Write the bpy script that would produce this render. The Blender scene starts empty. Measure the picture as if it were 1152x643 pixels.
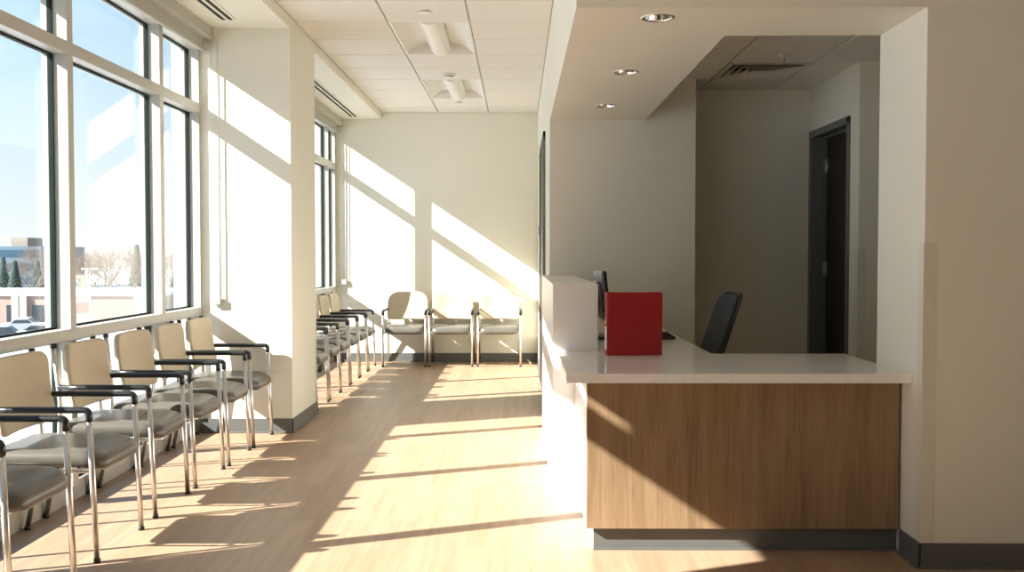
import bpy, bmesh, math, random
from mathutils import Vector, Matrix
random.seed(7)
SC = bpy.context.scene
COL = SC.collection
PI = math.pi

# ------------------------------------------------------------------ materials
def new_mat(name):
    m = bpy.data.materials.new(name); m.use_nodes = True
    nt = m.node_tree
    b = nt.nodes.get('Principled BSDF')
    return m, nt, b

def mat(name, col, rough=0.5, metal=0.0, bump=0.0, bscale=80.0, var=0.0, vscale=6.0, spec=0.5, coat=0.0):
    m, nt, b = new_mat(name)
    N = nt.nodes; L = nt.links
    b.inputs['Base Color'].default_value = (*col, 1)
    b.inputs['Roughness'].default_value = rough
    b.inputs['Metallic'].default_value = metal
    b.inputs['Specular IOR Level'].default_value = spec
    b.inputs['Coat Weight'].default_value = coat
    tc = N.new('ShaderNodeTexCoord')
    if var > 0:
        n = N.new('ShaderNodeTexNoise'); n.inputs['Scale'].default_value = vscale; n.inputs['Detail'].default_value = 4
        L.new(tc.outputs['Object'], n.inputs['Vector'])
        r = N.new('ShaderNodeValToRGB')
        r.color_ramp.elements[0].position = 0.3; r.color_ramp.elements[1].position = 0.7
        r.color_ramp.elements[0].color = (*[c * (1 - var) for c in col], 1)
        r.color_ramp.elements[1].color = (*[min(1, c * (1 + var)) for c in col], 1)
        L.new(n.outputs['Fac'], r.inputs['Fac']); L.new(r.outputs['Color'], b.inputs['Base Color'])
    if bump > 0:
        n2 = N.new('ShaderNodeTexNoise'); n2.inputs['Scale'].default_value = bscale; n2.inputs['Detail'].default_value = 3
        L.new(tc.outputs['Object'], n2.inputs['Vector'])
        bp = N.new('ShaderNodeBump'); bp.inputs['Strength'].default_value = bump; bp.inputs['Distance'].default_value = 0.004
        L.new(n2.outputs['Fac'], bp.inputs['Height']); L.new(bp.outputs['Normal'], b.inputs['Normal'])
    return m

def floor_mat():
    m, nt, b = new_mat('oak_vinyl_planks'); N = nt.nodes; L = nt.links
    tc = N.new('ShaderNodeTexCoord')
    sep = N.new('ShaderNodeSeparateXYZ'); L.new(tc.outputs['Object'], sep.inputs[0])
    cmb = N.new('ShaderNodeCombineXYZ'); L.new(sep.outputs['Y'], cmb.inputs['X']); L.new(sep.outputs['X'], cmb.inputs['Y'])
    br = N.new('ShaderNodeTexBrick'); L.new(cmb.outputs[0], br.inputs['Vector'])
    br.offset = 0.37; br.offset_frequency = 2; br.squash = 1.0
    br.inputs['Scale'].default_value = 1.0
    br.inputs['Brick Width'].default_value = 1.22; br.inputs['Row Height'].default_value = 0.125
    br.inputs['Mortar Size'].default_value = 0.0011; br.inputs['Mortar Smooth'].default_value = 0.2
    br.inputs['Bias'].default_value = 0.0
    br.inputs['Color1'].default_value = (0.425, 0.290, 0.192, 1)
    br.inputs['Color2'].default_value = (0.362, 0.242, 0.157, 1)
    br.inputs['Mortar'].default_value = (0.31, 0.205, 0.128, 1)
    mp = N.new('ShaderNodeMapping'); mp.inputs['Scale'].default_value = (16, 1.0, 1)
    L.new(tc.outputs['Object'], mp.inputs['Vector'])
    n = N.new('ShaderNodeTexNoise'); n.inputs['Scale'].default_value = 1.6; n.inputs['Detail'].default_value = 7; n.inputs['Roughness'].default_value = 0.62
    L.new(mp.outputs[0], n.inputs['Vector'])
    rp = N.new('ShaderNodeValToRGB'); rp.color_ramp.elements[0].position = 0.32; rp.color_ramp.elements[1].position = 0.70
    rp.color_ramp.elements[0].color = (0.84, 0.82, 0.79, 1); rp.color_ramp.elements[1].color = (1.10, 1.09, 1.08, 1)
    L.new(n.outputs['Fac'], rp.inputs['Fac'])
    mx = N.new('ShaderNodeMix'); mx.data_type = 'RGBA'; mx.blend_type = 'MULTIPLY'; mx.inputs[0].default_value = 1.0
    L.new(br.outputs['Color'], mx.inputs[6]); L.new(rp.outputs['Color'], mx.inputs[7])
    L.new(mx.outputs[2], b.inputs['Base Color'])
    b.inputs['Roughness'].default_value = 0.42
    b.inputs['Specular IOR Level'].default_value = 0.35
    bp = N.new('ShaderNodeBump'); bp.inputs['Strength'].default_value = 0.12; bp.inputs['Distance'].default_value = 0.002
    L.new(n.outputs['Fac'], bp.inputs['Height']); L.new(bp.outputs['Normal'], b.inputs['Normal'])
    return m

def wood_mat(name, c0, c1, c2, axis='Z', rough=0.45):
    m, nt, b = new_mat(name); N = nt.nodes; L = nt.links
    tc = N.new('ShaderNodeTexCoord')
    mp = N.new('ShaderNodeMapping')
    mp.inputs['Scale'].default_value = (9, 9, 0.55) if axis == 'Z' else (0.55, 9, 9)
    L.new(tc.outputs['Object'], mp.inputs['Vector'])
    n = N.new('ShaderNodeTexNoise'); n.inputs['Scale'].default_value = 1.5; n.inputs['Detail'].default_value = 8
    n.inputs['Roughness'].default_value = 0.62; n.inputs['Distortion'].default_value = 0.35
    L.new(mp.outputs[0], n.inputs['Vector'])
    n2 = N.new('ShaderNodeTexNoise'); n2.inputs['Scale'].default_value = 9; n2.inputs['Detail'].default_value = 4
    L.new(mp.outputs[0], n2.inputs['Vector'])
    mth = N.new('ShaderNodeMath'); mth.operation = 'MULTIPLY_ADD'; mth.inputs[1].default_value = 0.35
    L.new(n2.outputs['Fac'], mth.inputs[0])
    m2 = N.new('ShaderNodeMath'); m2.operation = 'MULTIPLY'; m2.inputs[1].default_value = 0.68
    L.new(n.outputs['Fac'], m2.inputs[0]); L.new(m2.outputs[0], mth.inputs[2])
    r = N.new('ShaderNodeValToRGB')
    r.color_ramp.elements[0].position = 0.34; r.color_ramp.elements[0].color = (*c0, 1)
    r.color_ramp.elements[1].position = 0.68; r.color_ramp.elements[1].color = (*c2, 1)
    e = r.color_ramp.elements.new(0.5); e.color = (*c1, 1)
    L.new(mth.outputs[0], r.inputs['Fac']); L.new(r.outputs['Color'], b.inputs['Base Color'])
    b.inputs['Roughness'].default_value = rough
    b.inputs['Specular IOR Level'].default_value = 0.35
    return m

def glass_mat():
    m = bpy.data.materials.new('window_glass'); m.use_nodes = True
    nt = m.node_tree; N = nt.nodes; L = nt.links
    for n in list(N): N.remove(n)
    out = N.new('ShaderNodeOutputMaterial')
    tr = N.new('ShaderNodeBsdfTransparent'); tr.inputs['Color'].default_value = (0.975, 0.985, 0.98, 1)
    gl = N.new('ShaderNodeBsdfGlossy'); gl.inputs['Roughness'].default_value = 0.0
    lw = N.new('ShaderNodeLayerWeight'); lw.inputs['Blend'].default_value = 0.5
    p = N.new('ShaderNodeMath'); p.operation = 'POWER'; p.inputs[1].default_value = 5.0
    L.new(lw.outputs['Facing'], p.inputs[0])
    a = N.new('ShaderNodeMath'); a.operation = 'MULTIPLY_ADD'; a.inputs[1].default_value = 0.95; a.inputs[2].default_value = 0.045
    L.new(p.outputs[0], a.inputs[0])
    mx = N.new('ShaderNodeMixShader')
    L.new(a.outputs[0], mx.inputs[0]); L.new(tr.outputs[0], mx.inputs[1]); L.new(gl.outputs[0], mx.inputs[2])
    L.new(mx.outputs[0], out.inputs['Surface'])
    return m

def ext_brick_mat(name, c1, c2, mort):
    m, nt, b = new_mat(name); N = nt.nodes; L = nt.links
    tc = N.new('ShaderNodeTexCoord')
    sep = N.new('ShaderNodeSeparateXYZ'); L.new(tc.outputs['Object'], sep.inputs[0])
    cmb = N.new('ShaderNodeCombineXYZ'); L.new(sep.outputs['X'], cmb.inputs['X']); L.new(sep.outputs['Z'], cmb.inputs['Y'])
    br = N.new('ShaderNodeTexBrick'); L.new(cmb.outputs[0], br.inputs['Vector'])
    br.inputs['Scale'].default_value = 2.0
    br.inputs['Color1'].default_value = (*c1, 1); br.inputs['Color2'].default_value = (*c2, 1); br.inputs['Mortar'].default_value = (*mort, 1)
    L.new(br.outputs['Color'], b.inputs['Base Color'])
    b.inputs['Roughness'].default_value = 0.85
    return m

M = {}
M['paint'] = mat('cream_wall_paint', (0.79, 0.776, 0.675), 0.62, bump=0.06, bscale=220, var=0.012, vscale=1.5, spec=0.3)
M['white_lam'] = mat('white_laminate', (0.82, 0.80, 0.77), 0.32, var=0.01, vscale=2)
M['ceil'] = mat('ceiling_tile', (0.81, 0.79, 0.725), 0.9, bump=0.12, bscale=260, var=0.015, vscale=30, spec=0.1)
M['grid'] = mat('ceiling_grid_metal', (0.34, 0.325, 0.29), 0.6)
M['floor'] = floor_mat()
M['base'] = mat('grey_rubber_base', (0.115, 0.118, 0.112), 0.5, var=0.05)
M['alu'] = mat('painted_aluminium', (0.46, 0.455, 0.415), 0.38, var=0.01, vscale=3)
M['gasket'] = mat('dark_glazing_gasket', (0.008, 0.018, 0.018), 0.7, var=0.1, spec=0.15)
M['glass'] = glass_mat()
M['shade'] = mat('roller_shade_grey', (0.47, 0.46, 0.40), 0.75, bump=0.15, bscale=400, var=0.03, vscale=40)
M['chain'] = mat('pull_chain_white', (0.78, 0.76, 0.70), 0.4, var=0.02)
M['quartz'] = mat('pale_quartz', (0.87, 0.86, 0.83), 0.11, var=0.035, vscale=45, spec=0.55)
M['wood'] = wood_mat('walnut_laminate', (0.185, 0.116, 0.060), (0.270, 0.177, 0.098), (0.350, 0.238, 0.138))
M['door'] = wood_mat('dark_door_veneer', (0.016, 0.009, 0.006), (0.024, 0.014, 0.009), (0.034, 0.020, 0.013))
M['dframe'] = mat('grey_door_frame_paint', (0.15, 0.16, 0.15), 0.45, var=0.02)
M['hinge'] = mat('brushed_steel_hinge', (0.52, 0.53, 0.54), 0.35, 0.9, var=0.05)
M['chrome'] = mat('satin_chrome_tube', (0.68, 0.665, 0.63), 0.33, 1.0, var=0.03)
M['refl'] = mat('mirror_reflector', (0.86, 0.84, 0.80), 0.10, 1.0, var=0.02)
M['black'] = mat('black_plastic', (0.015, 0.015, 0.016), 0.38, var=0.1)
M['arm'] = mat('black_polyurethane', (0.012, 0.013, 0.014), 0.33, var=0.1, vscale=20)
M['seat'] = mat('taupe_vinyl', (0.112, 0.102, 0.085), 0.31, bump=0.10, bscale=260, var=0.05, vscale=18)
M['back'] = mat('beige_upholstery', (0.58, 0.495, 0.355), 0.62, bump=0.18, bscale=350, var=0.03, vscale=25)
M['fixture'] = mat('white_enamel', (0.83, 0.81, 0.76), 0.35, var=0.01)
M['lens'] = mat('white_acrylic_lens', (0.86, 0.85, 0.80), 0.30, var=0.01)
M['vent'] = mat('vent_enamel', (0.72, 0.70, 0.64), 0.45, var=0.02)
M['slot'] = mat('slot_black', (0.008, 0.008, 0.008), 0.7, var=0.1)
M['red'] = mat('red_binder_vinyl', (0.33, 0.004, 0.008), 0.42, bump=0.12, bscale=300, var=0.05, vscale=30)
M['paper'] = mat('white_paper', (0.82, 0.81, 0.78), 0.6, var=0.02)
M['brass'] = mat('brass_ring', (0.62, 0.45, 0.22), 0.3, 1.0, var=0.05)
M['ofab'] = mat('charcoal_office_fabric', (0.040, 0.046, 0.056), 0.75, bump=0.25, bscale=420, var=0.08, vscale=60)
M['monback'] = mat('monitor_shell', (0.20, 0.22, 0.235), 0.30, var=0.05)
M['screen'] = mat('dark_screen', (0.006, 0.006, 0.008), 0.08, var=0.05)
M['guard'] = mat('cream_corner_guard', (0.725, 0.70, 0.605), 0.30, var=0.02)
M['snow'] = mat('snow', (0.62, 0.65, 0.70), 0.8, var=0.06, vscale=0.09)
M['extwall'] = mat('exterior_panel', (0.60, 0.52, 0.42), 0.7, var=0.04)
M['teal'] = mat('blue_grey_cladding', (0.085, 0.135, 0.185), 0.5, var=0.06, vscale=0.3)
M['tealglass'] = mat('dark_blue_glazing', (0.030, 0.070, 0.105), 0.2, var=0.1, vscale=0.4)
M['tan'] = mat('tan_masonry', (0.30, 0.255, 0.21), 0.8, var=0.06, vscale=0.5)
M['brick'] = ext_brick_mat('pink_brick', (0.27, 0.18, 0.145), (0.31, 0.215, 0.175), (0.33, 0.28, 0.245))
M['concrete'] = mat('pale_concrete', (0.38, 0.36, 0.33), 0.8, var=0.05, vscale=0.6)
M['bark'] = mat('bare_twigs', (0.22, 0.165, 0.125), 0.9, var=0.15, vscale=2)
M['ever'] = mat('evergreen_needles', (0.040, 0.075, 0.062), 0.85, var=0.25, vscale=3)
M['hill'] = mat('winter_hillside', (0.34, 0.31, 0.30), 0.95, var=0.22, vscale=0.08)
M['pole'] = mat('lamp_post_paint', (0.50, 0.48, 0.45), 0.5, 0.2, var=0.04)
M['cardark'] = mat('dark_car_paint', (0.03, 0.045, 0.06), 0.25, 0.2, var=0.05)
M['carsil'] = mat('silver_car_paint', (0.35, 0.37, 0.40), 0.28, 0.4, var=0.05)
M['tyre'] = mat('tyre_rubber', (0.012, 0.012, 0.012), 0.8, var=0.1)
M['carglass'] = mat('car_glass', (0.02, 0.03, 0.04), 0.08, var=0.1)

# ------------------------------------------------------------------ geometry helpers
class MB:
    def __init__(s): s.bm = bmesh.new()
    def _v(s, p): return s.bm.verts.new(p)
    def box(s, x0, x1, y0, y1, z0, z1, bev=0.0, seg=2):
        b = bmesh.new() if bev > 0 else s.bm
        vs = [b.verts.new(p) for p in ((x0,y0,z0),(x1,y0,z0),(x1,y1,z0),(x0,y1,z0),(x0,y0,z1),(x1,y0,z1),(x1,y1,z1),(x0,y1,z1))]
        for f in ((0,3,2,1),(4,5,6,7),(0,1,5,4),(1,2,6,5),(2,3,7,6),(3,0,4,7)):
            b.faces.new([vs[i] for i in f])
        if bev > 0:
            bmesh.ops.bevel(b, geom=list(b.edges), offset=bev, segments=seg, affect='EDGES', profile=0.5)
            s.merge(b)
        return s
    def merge(s, b, mtx=None):
        b.verts.index_update()
        mp = [s.bm.verts.new(mtx @ v.co if mtx else v.co) for v in b.verts]
        for f in b.faces:
            try:
                nf = s.bm.faces.new([mp[v.index] for v in f.verts]); nf.smooth = f.smooth
            except ValueError: pass
        b.free()
        return s
    def prism(s, pts, z0, z1, bev=0.0, ax='z'):
        """polygon pts (2D) extruded; ax z: (x,y)->(x,y,z); y: (x,z) along y; x: (y,z) along x"""
        b = bmesh.new()
        def P(p, h):
            if ax == 'z': return (p[0], p[1], h)
            if ax == 'y': return (p[0], h, p[1])
            return (h, p[0], p[1])
        lo = [b.verts.new(P(p, z0)) for p in pts]; hi = [b.verts.new(P(p, z1)) for p in pts]
        n = len(pts)
        b.faces.new(lo[::-1]); b.faces.new(hi)
        for i in range(n):
            b.faces.new((lo[i], lo[(i+1) % n], hi[(i+1) % n], hi[i]))
        bmesh.ops.recalc_face_normals(b, faces=list(b.faces))
        if bev > 0:
            bmesh.ops.bevel(b, geom=list(b.edges), offset=bev, segments=2, affect='EDGES', profile=0.5)
        return s.merge(b)
    def tube(s, pts, r, n=10, sx=1.0, caps=True, up=None):
        """tube along pts; r scalar or list; sx flattens along local side axis"""
        pts = [Vector(p) for p in pts]
        rs = r if isinstance(r, (list, tuple)) else [r] * len(pts)
        rings = []
        ref = Vector(up) if up else None
        prev = None
        for i, p in enumerate(pts):
            if i == 0: t = pts[1] - pts[0]
            elif i == len(pts) - 1: t = pts[-1] - pts[-2]
            else: t = (pts[i+1] - p).normalized() + (p - pts[i-1]).normalized()
            t.normalize()
            if prev is None:
                a = ref if ref else (Vector((0,0,1)) if abs(t.z) < 0.9 else Vector((1,0,0)))
                u = (a - t * a.dot(t)).normalized()
            else:
                u = (prev - t * prev.dot(t)).normalized()
            prev = u; w = t.cross(u)
            rings.append([s._v(p + (u * math.cos(2*PI*k/n) + w * sx * math.sin(2*PI*k/n)) * rs[i]) for k in range(n)])
        for a, b in zip(rings, rings[1:]):
            for k in range(n):
                f = s.bm.faces.new((a[k], a[(k+1) % n], b[(k+1) % n], b[k])); f.smooth = True
        if caps:
            s.bm.faces.new(rings[0][::-1]); s.bm.faces.new(rings[-1])
        return s
    def lathe(s, prof, c=(0,0,0), n=32, smooth=True):
        """prof list of (r,z); open profile revolved about z through c"""
        rings = []
        for r, z in prof:
            if r < 1e-6: rings.append([s._v((c[0], c[1], c[2] + z))])
            else: rings.append([s._v((c[0] + r*math.cos(2*PI*k/n), c[1] + r*math.sin(2*PI*k/n), c[2] + z)) for k in range(n)])
        for a, b in zip(rings, rings[1:]):
            for k in range(n):
                k2 = (k+1) % n
                if len(a) == 1 and len(b) == 1: continue
                if len(a) == 1: f = s.bm.faces.new((a[0], b[k2], b[k]))
                elif len(b) == 1: f = s.bm.faces.new((a[k], a[k2], b[0]))
                else: f = s.bm.faces.new((a[k], a[k2], b[k2], b[k]))
                f.smooth = smooth
        return s
    def pad(s, outline, thick, er, crown, warp, rings_in=5):
        """cushion: closed 2D outline (centred on 0,0), thickness, edge rounding er, crown of front, warp(u,v,w)->xyz"""
        hs = min(max(abs(p[0]) for p in outline), max(abs(p[1]) for p in outline))
        prof = []   # (inset, w)
        for i in range(rings_in, 0, -1):
            q = i / rings_in; prof.append((er + (hs - er) * q * 0.98, -thick/2))
        for i in range(0, 7):
            a = -PI/2 + PI * i / 6
            prof.append((er * (1 - math.cos(a)), math.sin(a) * thick/2))
        for i in range(1, rings_in + 1):
            q = i / rings_in
            prof.append((er + (hs - er) * q * 0.98, thick/2 + crown * (1 - (1 - q)**2)))
        rings = []
        for d, w in prof:
            k = 1 - d / hs
            rings.append([s._v(warp(p[0]*k, p[1]*k, w)) for p in outline])
        n = len(outline)
        for a, b in zip(rings, rings[1:]):
            for j in range(n):
                f = s.bm.faces.new((a[j], a[(j+1) % n], b[(j+1) % n], b[j])); f.smooth = True
        f = s.bm.faces.new(rings[0][::-1]); f.smooth = True
        f = s.bm.faces.new(rings[-1]); f.smooth = True
        return s
    def build(s, name, m, parent=None, loc=None):
        bmesh.ops.recalc_face_normals(s.bm, faces=list(s.bm.faces))
        me = bpy.data.meshes.new(name); s.bm.to_mesh(me); s.bm.free()
        me.materials.append(m)
        o = bpy.data.objects.new(name, me); COL.objects.link(o)
        if parent: o.parent = parent
        if loc: o.location = loc
        return o

def rrect(w, h, rt, rb, n=6, taper=0.0):
    """rounded rectangle outline, top radius rt, bottom radius rb; taper narrows the top"""
    pts = []
    for cx, cy, r, a0 in ((w/2 - rt, h/2 - rt, rt, 0), (-w/2 + rt, h/2 - rt, rt, PI/2), (-w/2 + rb, -h/2 + rb, rb, PI), (w/2 - rb, -h/2 + rb, rb, 1.5*PI)):
        for i in range(n + 1):
            a = a0 + PI/2 * i / n
            pts.append((cx + r*math.cos(a), cy + r*math.sin(a)))
    out = []
    for i in range(len(pts)):           # subdivide long edges
        p, q = pts[i], pts[(i+1) % len(pts)]
        d = math.hypot(q[0]-p[0], q[1]-p[1]); k = max(1, int(d / 0.06))
        for j in range(k): out.append((p[0] + (q[0]-p[0])*j/k, p[1] + (q[1]-p[1])*j/k))
    return [(x * (1 - taper * (y/h + 0.5)), y) for x, y in out]

def bend(pts, r, n=5):
    """round the corners of a polyline"""
    pts = [Vector(p) for p in pts]; out = [pts[0]]
    for a, b, c in zip(pts, pts[1:], pts[2:]):
        u = (a - b).normalized(); v = (c - b).normalized()
        ang = u.angle(v); d = min(r / math.tan(ang/2), (a-b).length*0.49, (c-b).length*0.49)
        p0 = b + u*d; p1 = b + v*d
        for i in range(n + 1):
            t = i / n; out.append((p0*(1-t) + b*t)*(1-t) + (b*(1-t) + p1*t)*t)
    out.append(pts[-1]); return out

def tag(o, label=None, cat=None, group=None, kind=None):
    if label: o['label'] = label
    if cat: o['category'] = cat
    if group: o['group'] = group
    if kind: o['kind'] = kind
    return o
def empty(name, loc=(0,0,0), rz=0, label=None, cat=None, group=None, kind=None):
    o = bpy.data.objects.new(name, None); COL.objects.link(o)
    o.location = loc; o.rotation_euler = (0, 0, rz); o.empty_display_size = 0.1
    return tag(o, label, cat, group, kind)
KIDS = {}
def copy_tree(o, parent=None):
    c = o.copy(); COL.objects.link(c)
    if parent: c.parent = parent; c.matrix_parent_inverse = o.matrix_parent_inverse.copy()
    for ch in [x for x in bpy.data.objects if x.parent == o]:
        copy_tree(ch, c)
    return c
def struct(mb, name, m, label, cat, parent=None):
    o = mb.build(name, m, parent)
    if parent is None: tag(o, label, cat, kind='structure')
    return o

# ------------------------------------------------------------------ dimensions (metres)
XW, XWF = -2.32, -2.225          # inner faces of the near and far window frames
XO = -2.48
YB = 12.17                       # back wall
XP = -1.662                      # pillar / window soffit face
YP0, YP1 = 7.286, 8.153          # pillar
ZC, ZS = 3.04, 2.957             # corridor ceiling, window soffit
XR = 0.24                        # corridor's right wall
YF, YF1 = 4.144, 4.68            # front wall of the reception
XJ = 1.685                       # right jamb of the opening
ZH = 2.331                       # soffit over the desk
YRB, ZRC = 7.60, 2.646
YD = 8.124; XRR = 2.365; YRC = 6.944
YREAR, XRIGHT = -3.0, 5.0
H = 0.106

# ------------------------------------------------------------------ shell
struct(MB().box(-2.6, XRIGHT+0.15, YREAR-0.15, YB+0.15, -0.12, 0), 'floor', M['floor'], 'light oak plank floor of the waiting area', 'floor')
struct(MB().box(-2.6, XR+0.16, YB, YB+0.15, 0, 3.2), 'wall_back', M['paint'], 'cream end wall behind the three front facing chairs', 'wall')
pil = MB(); pil.box(XO-0.05, XP, YP0, YP1, 0, ZS)
struct(pil, 'wall_pillar', M['paint'], 'cream wall pier between the two window bays', 'wall')
struct(MB().box(XO-0.05, XP, YREAR, YB, ZS, 3.2), 'trim_window_soffit', M['paint'], 'cream dropped soffit running above the windows', 'soffit')
struct(MB().box(XR, XR+0.16, YRB, YB, 0, 3.2), 'wall_corridor', M['paint'], 'cream corridor wall right of the end wall chairs', 'wall')
struct(MB().box(XR+0.16, 1.347, YRB, YD+0.15, 0, 3.2), 'wall_reception_back', M['paint'], 'cream wall behind the desk monitor', 'wall')
struct(MB().box(1.347, XRR+0.16, YD, YD+0.15, 0, 3.2), 'wall_reception_alcove', M['paint'], 'dim recessed wall behind the office chair', 'wall')
# right wall of the reception with a door hole
DY0, DY1, DZ = 7.135, 8.105, 2.298
w = MB(); w.box(XRR, XRR+0.16, YRC, DY0, 0, 3.2); w.box(XRR, XRR+0.16, DY1, YD, 0, 3.2); w.box(XRR, XRR+0.16, DY0, DY1, DZ, 3.2)
w.box(XRR+0.16, 4.0, YRC, YRC+0.15, 0, 3.2)
struct(w, 'wall_reception_right', M['paint'], 'cream wall around the dark door in the reception', 'wall')
struct(MB().box(4.0, 4.15, YF1, YRC+0.15, 0, 3.2), 'wall_reception_side', M['paint'], 'side wall of the reception hidden behind the front wall', 'wall')
fw_ = MB(); fw_.box(XJ, XRIGHT, YF, YF1, 0, 3.2, 0.003)
struct(fw_, 'wall_front', M['paint'], 'olive shaded wall right of the reception opening', 'wall')
struct(MB().box(XRIGHT, XRIGHT+0.15, YREAR, YF1, 0, 3.2), 'wall_right', M['paint'], 'right wall of the lobby', 'wall')
struct(MB().box(-2.6, XRIGHT, YREAR-0.15, YREAR, 0, 3.2), 'wall_rear', M['paint'], 'rear wall of the lobby', 'wall')
struct(MB().box(XO-0.05, XW+0.01, YREAR, -0.6, 0, ZS).box(XO-0.05, XW+0.01, 2.0, 2.70, 0, ZS), 'wall_left', M['paint'], 'left wall of the lobby before the windows begin', 'wall')

# soffit over the desk: hollow shell with three round holes for the downlights
DLX, DLY, DLR = 0.60, (4.327, 5.604, 6.87), 0.062
sf = MB()
XS1 = 0.962
def ring_cell(mb, x0, x1, y0, y1, cx, cy, r, z, n=32):
    outer, inner = [], []
    for k in range(n):
        a = 2*PI*(k+0.5)/n; c, s_ = math.cos(a), math.sin(a)
        tx = ((x1-cx)/c if c > 0 else (x0-cx)/c); ty = ((y1-cy)/s_ if s_ > 0 else (y0-cy)/s_)
        t = min(tx, ty); outer.append(mb._v((cx+c*t, cy+s_*t, z))); inner.append(mb._v((cx+c*r, cy+s_*r, z)))
    for k in range(n):
        k2 = (k+1) % n; mb.bm.faces.new((outer[k], outer[k2], inner[k2], inner[k]))
    # true corners
    for (X, Y) in ((x0,y0),(x1,y0),(x1,y1),(x0,y1)):
        ks = sorted(range(n), key=lambda k: (outer[k].co.x-X)**2 + (outer[k].co.y-Y)**2)[:2]
        a, b = outer[ks[0]], outer[ks[1]]
        if abs(a.co.x-b.co.x) > 1e-6 and abs(a.co.y-b.co.y) > 1e-6:
            mb.bm.faces.new((a, b, mb._v((X, Y, z))))
XA, XB = XR + 0.02, XS1 - 0.02
ys = [YF + 0.02]
for cy in DLY:
    a, b = cy-0.15, cy+0.15
    if ys[-1] < a - 1e-4:
        sf.bm.faces.new([sf._v(p) for p in ((XA, ys[-1], ZH), (XB, ys[-1], ZH), (XB, a, ZH), (XA, a, ZH))])
    ring_cell(sf, XA, XB, max(a, ys[-1]), b, DLX, cy, DLR, ZH); ys.append(b)
sf.bm.faces.new([sf._v(p) for p in ((XA, ys[-1], ZH), (XB, ys[-1], ZH), (XB, YRB, ZH), (XA, YRB, ZH))])
sf.box(XR, XR+0.02, YF+0.02, YRB, ZH, 3.2); sf.box(XS1-0.02, XS1, YF+0.02, YRB, ZH, 3.2)
sf.box(XR, XS1, YF, YF+0.02, ZH, 3.2)
sf.box(XS1, XJ, YF, YF1, ZH, 3.2)
struct(sf, 'trim_desk_soffit', M['paint'], 'cream dropped soffit over the reception desk', 'soffit')

# tiled ceilings: tiles are slabs with a reveal, hanging on recessed bars
def tiles(name, xs, ys, z, skip, label, extra=None):
    t = MB(); g = 0.006
    for i in range(len(xs)-1):
        for j in range(len(ys)-1):
            if (i, j) in skip: continue
            t.box(xs[i]+g, xs[i+1]-g, ys[j]+g*1.3, ys[j+1]-g*1.3, z, z+0.012, 0.003, 1)
    if extra: extra(t)
    o = struct(t, name, M['ceil'], label, 'ceiling')
    b = MB()
    for x in xs: b.box(x-0.012, x+0.012, ys[0], ys[-1], z+0.006, z+0.011)
    for k, y in enumerate(ys):
        for i in range(len(xs)-1):
            if (i, k) in skip and (i, k-1) in skip: continue
            b.box(xs[i]+0.012, xs[i+1]-0.012, y-0.012, y+0.012, z+0.0065, z+0.0105)
    b.box(xs[0], xs[-1], ys[0], ys[-1], z+0.13, z+0.15)
    tag(b.build('grid_bars', M['grid'], o), 'pale metal grid between the ceiling tiles')
    return o
cx_ = [XP, -0.972, -0.362, XR]
cy_ = [YREAR] + [round(11.114 - 0.6105*k, 3) for k in range(23, -1, -1)] + [11.725, YB]
cy_ = [y for y in cy_ if y == YREAR or y > YREAR + 0.1]
def jrow(y): return min(range(len(cy_)), key=lambda j: abs(cy_[j]-y))
j1, j2 = jrow(7.451), jrow(9.893)
tiles('ceiling', cx_, cy_, ZC, {(1, j1), (1, j1+1), (1, j2), (1, j2+1)}, 'white tile ceiling of the corridor')
tiles('ceiling_lobby', [XR + 0.0, 0.858, 1.468, 2.078, 2.688, 3.298, 3.908, 4.518, XRIGHT], [y for y in cy_ if y < 3.9] + [YF], ZC, set(), 'tile ceiling of the lobby')
tiles('ceiling_reception', [XS1, 1.474, 2.062, 2.65, 3.26, 4.0], [YF1, 5.16, 5.77, 6.384, 7.015, 7.63, YD], ZRC, {(1, 4)}, 'grey tile ceiling inside the reception')

# baseboards with a small toe
def base(name, segs, label):
    b = MB()
    for (x0, y0, x1, y1, nx, ny) in segs:      # along from p0 to p1, normal n into room
        d = 0.009
        b.box(min(x0, x1, x0+nx*d, x1+nx*d), max(x0, x1, x0+nx*d, x1+nx*d), min(y0, y1, y0+ny*d, y1+ny*d), max(y0, y1, y0+ny*d, y1+ny*d), 0.0, H, 0.002, 1)
        e = 0.018
        b.box(min(x0, x1, x0+nx*e, x1+nx*e), max(x0, x1, x0+nx*e, x1+nx*e), min(y0, y1, y0+ny*e, y1+ny*e), max(y0, y1, y0+ny*e, y1+ny*e), 0.0, 0.010, 0.003, 1)
    struct(b, name, M['base'], label, 'baseboard')
base('baseboard_back', [(-2.26, YB, XR, YB, 0, -1)], 'grey rubber baseboard along the end wall')
base('baseboard_pillar', [(-2.37, YP0, XP+0.009, YP0, 0, -1), (XP, YP0-0.009, XP, YP1, 1, 0)], 'grey rubber baseboard around the wall pier')
base('baseboard_front', [(XJ-0.009, YF, XRIGHT, YF, 0, -1), (XJ, YF-0.009, XJ, 4.36, -1, 0)], 'dark rubber baseboard of the wall right of the desk')
base('baseboard_corridor', [(XR, YRB, XR, 8.80, -1, 0), (XR, 10.42, XR, YB, -1, 0)], 'grey rubber baseboard along the corridor wall')
base('baseboard_reception', [(1.347, YD, XRR, YD, 0, -1), (XRR, YRC, XRR, DY0, -1, 0)], 'grey rubber baseboard inside the reception')

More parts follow.
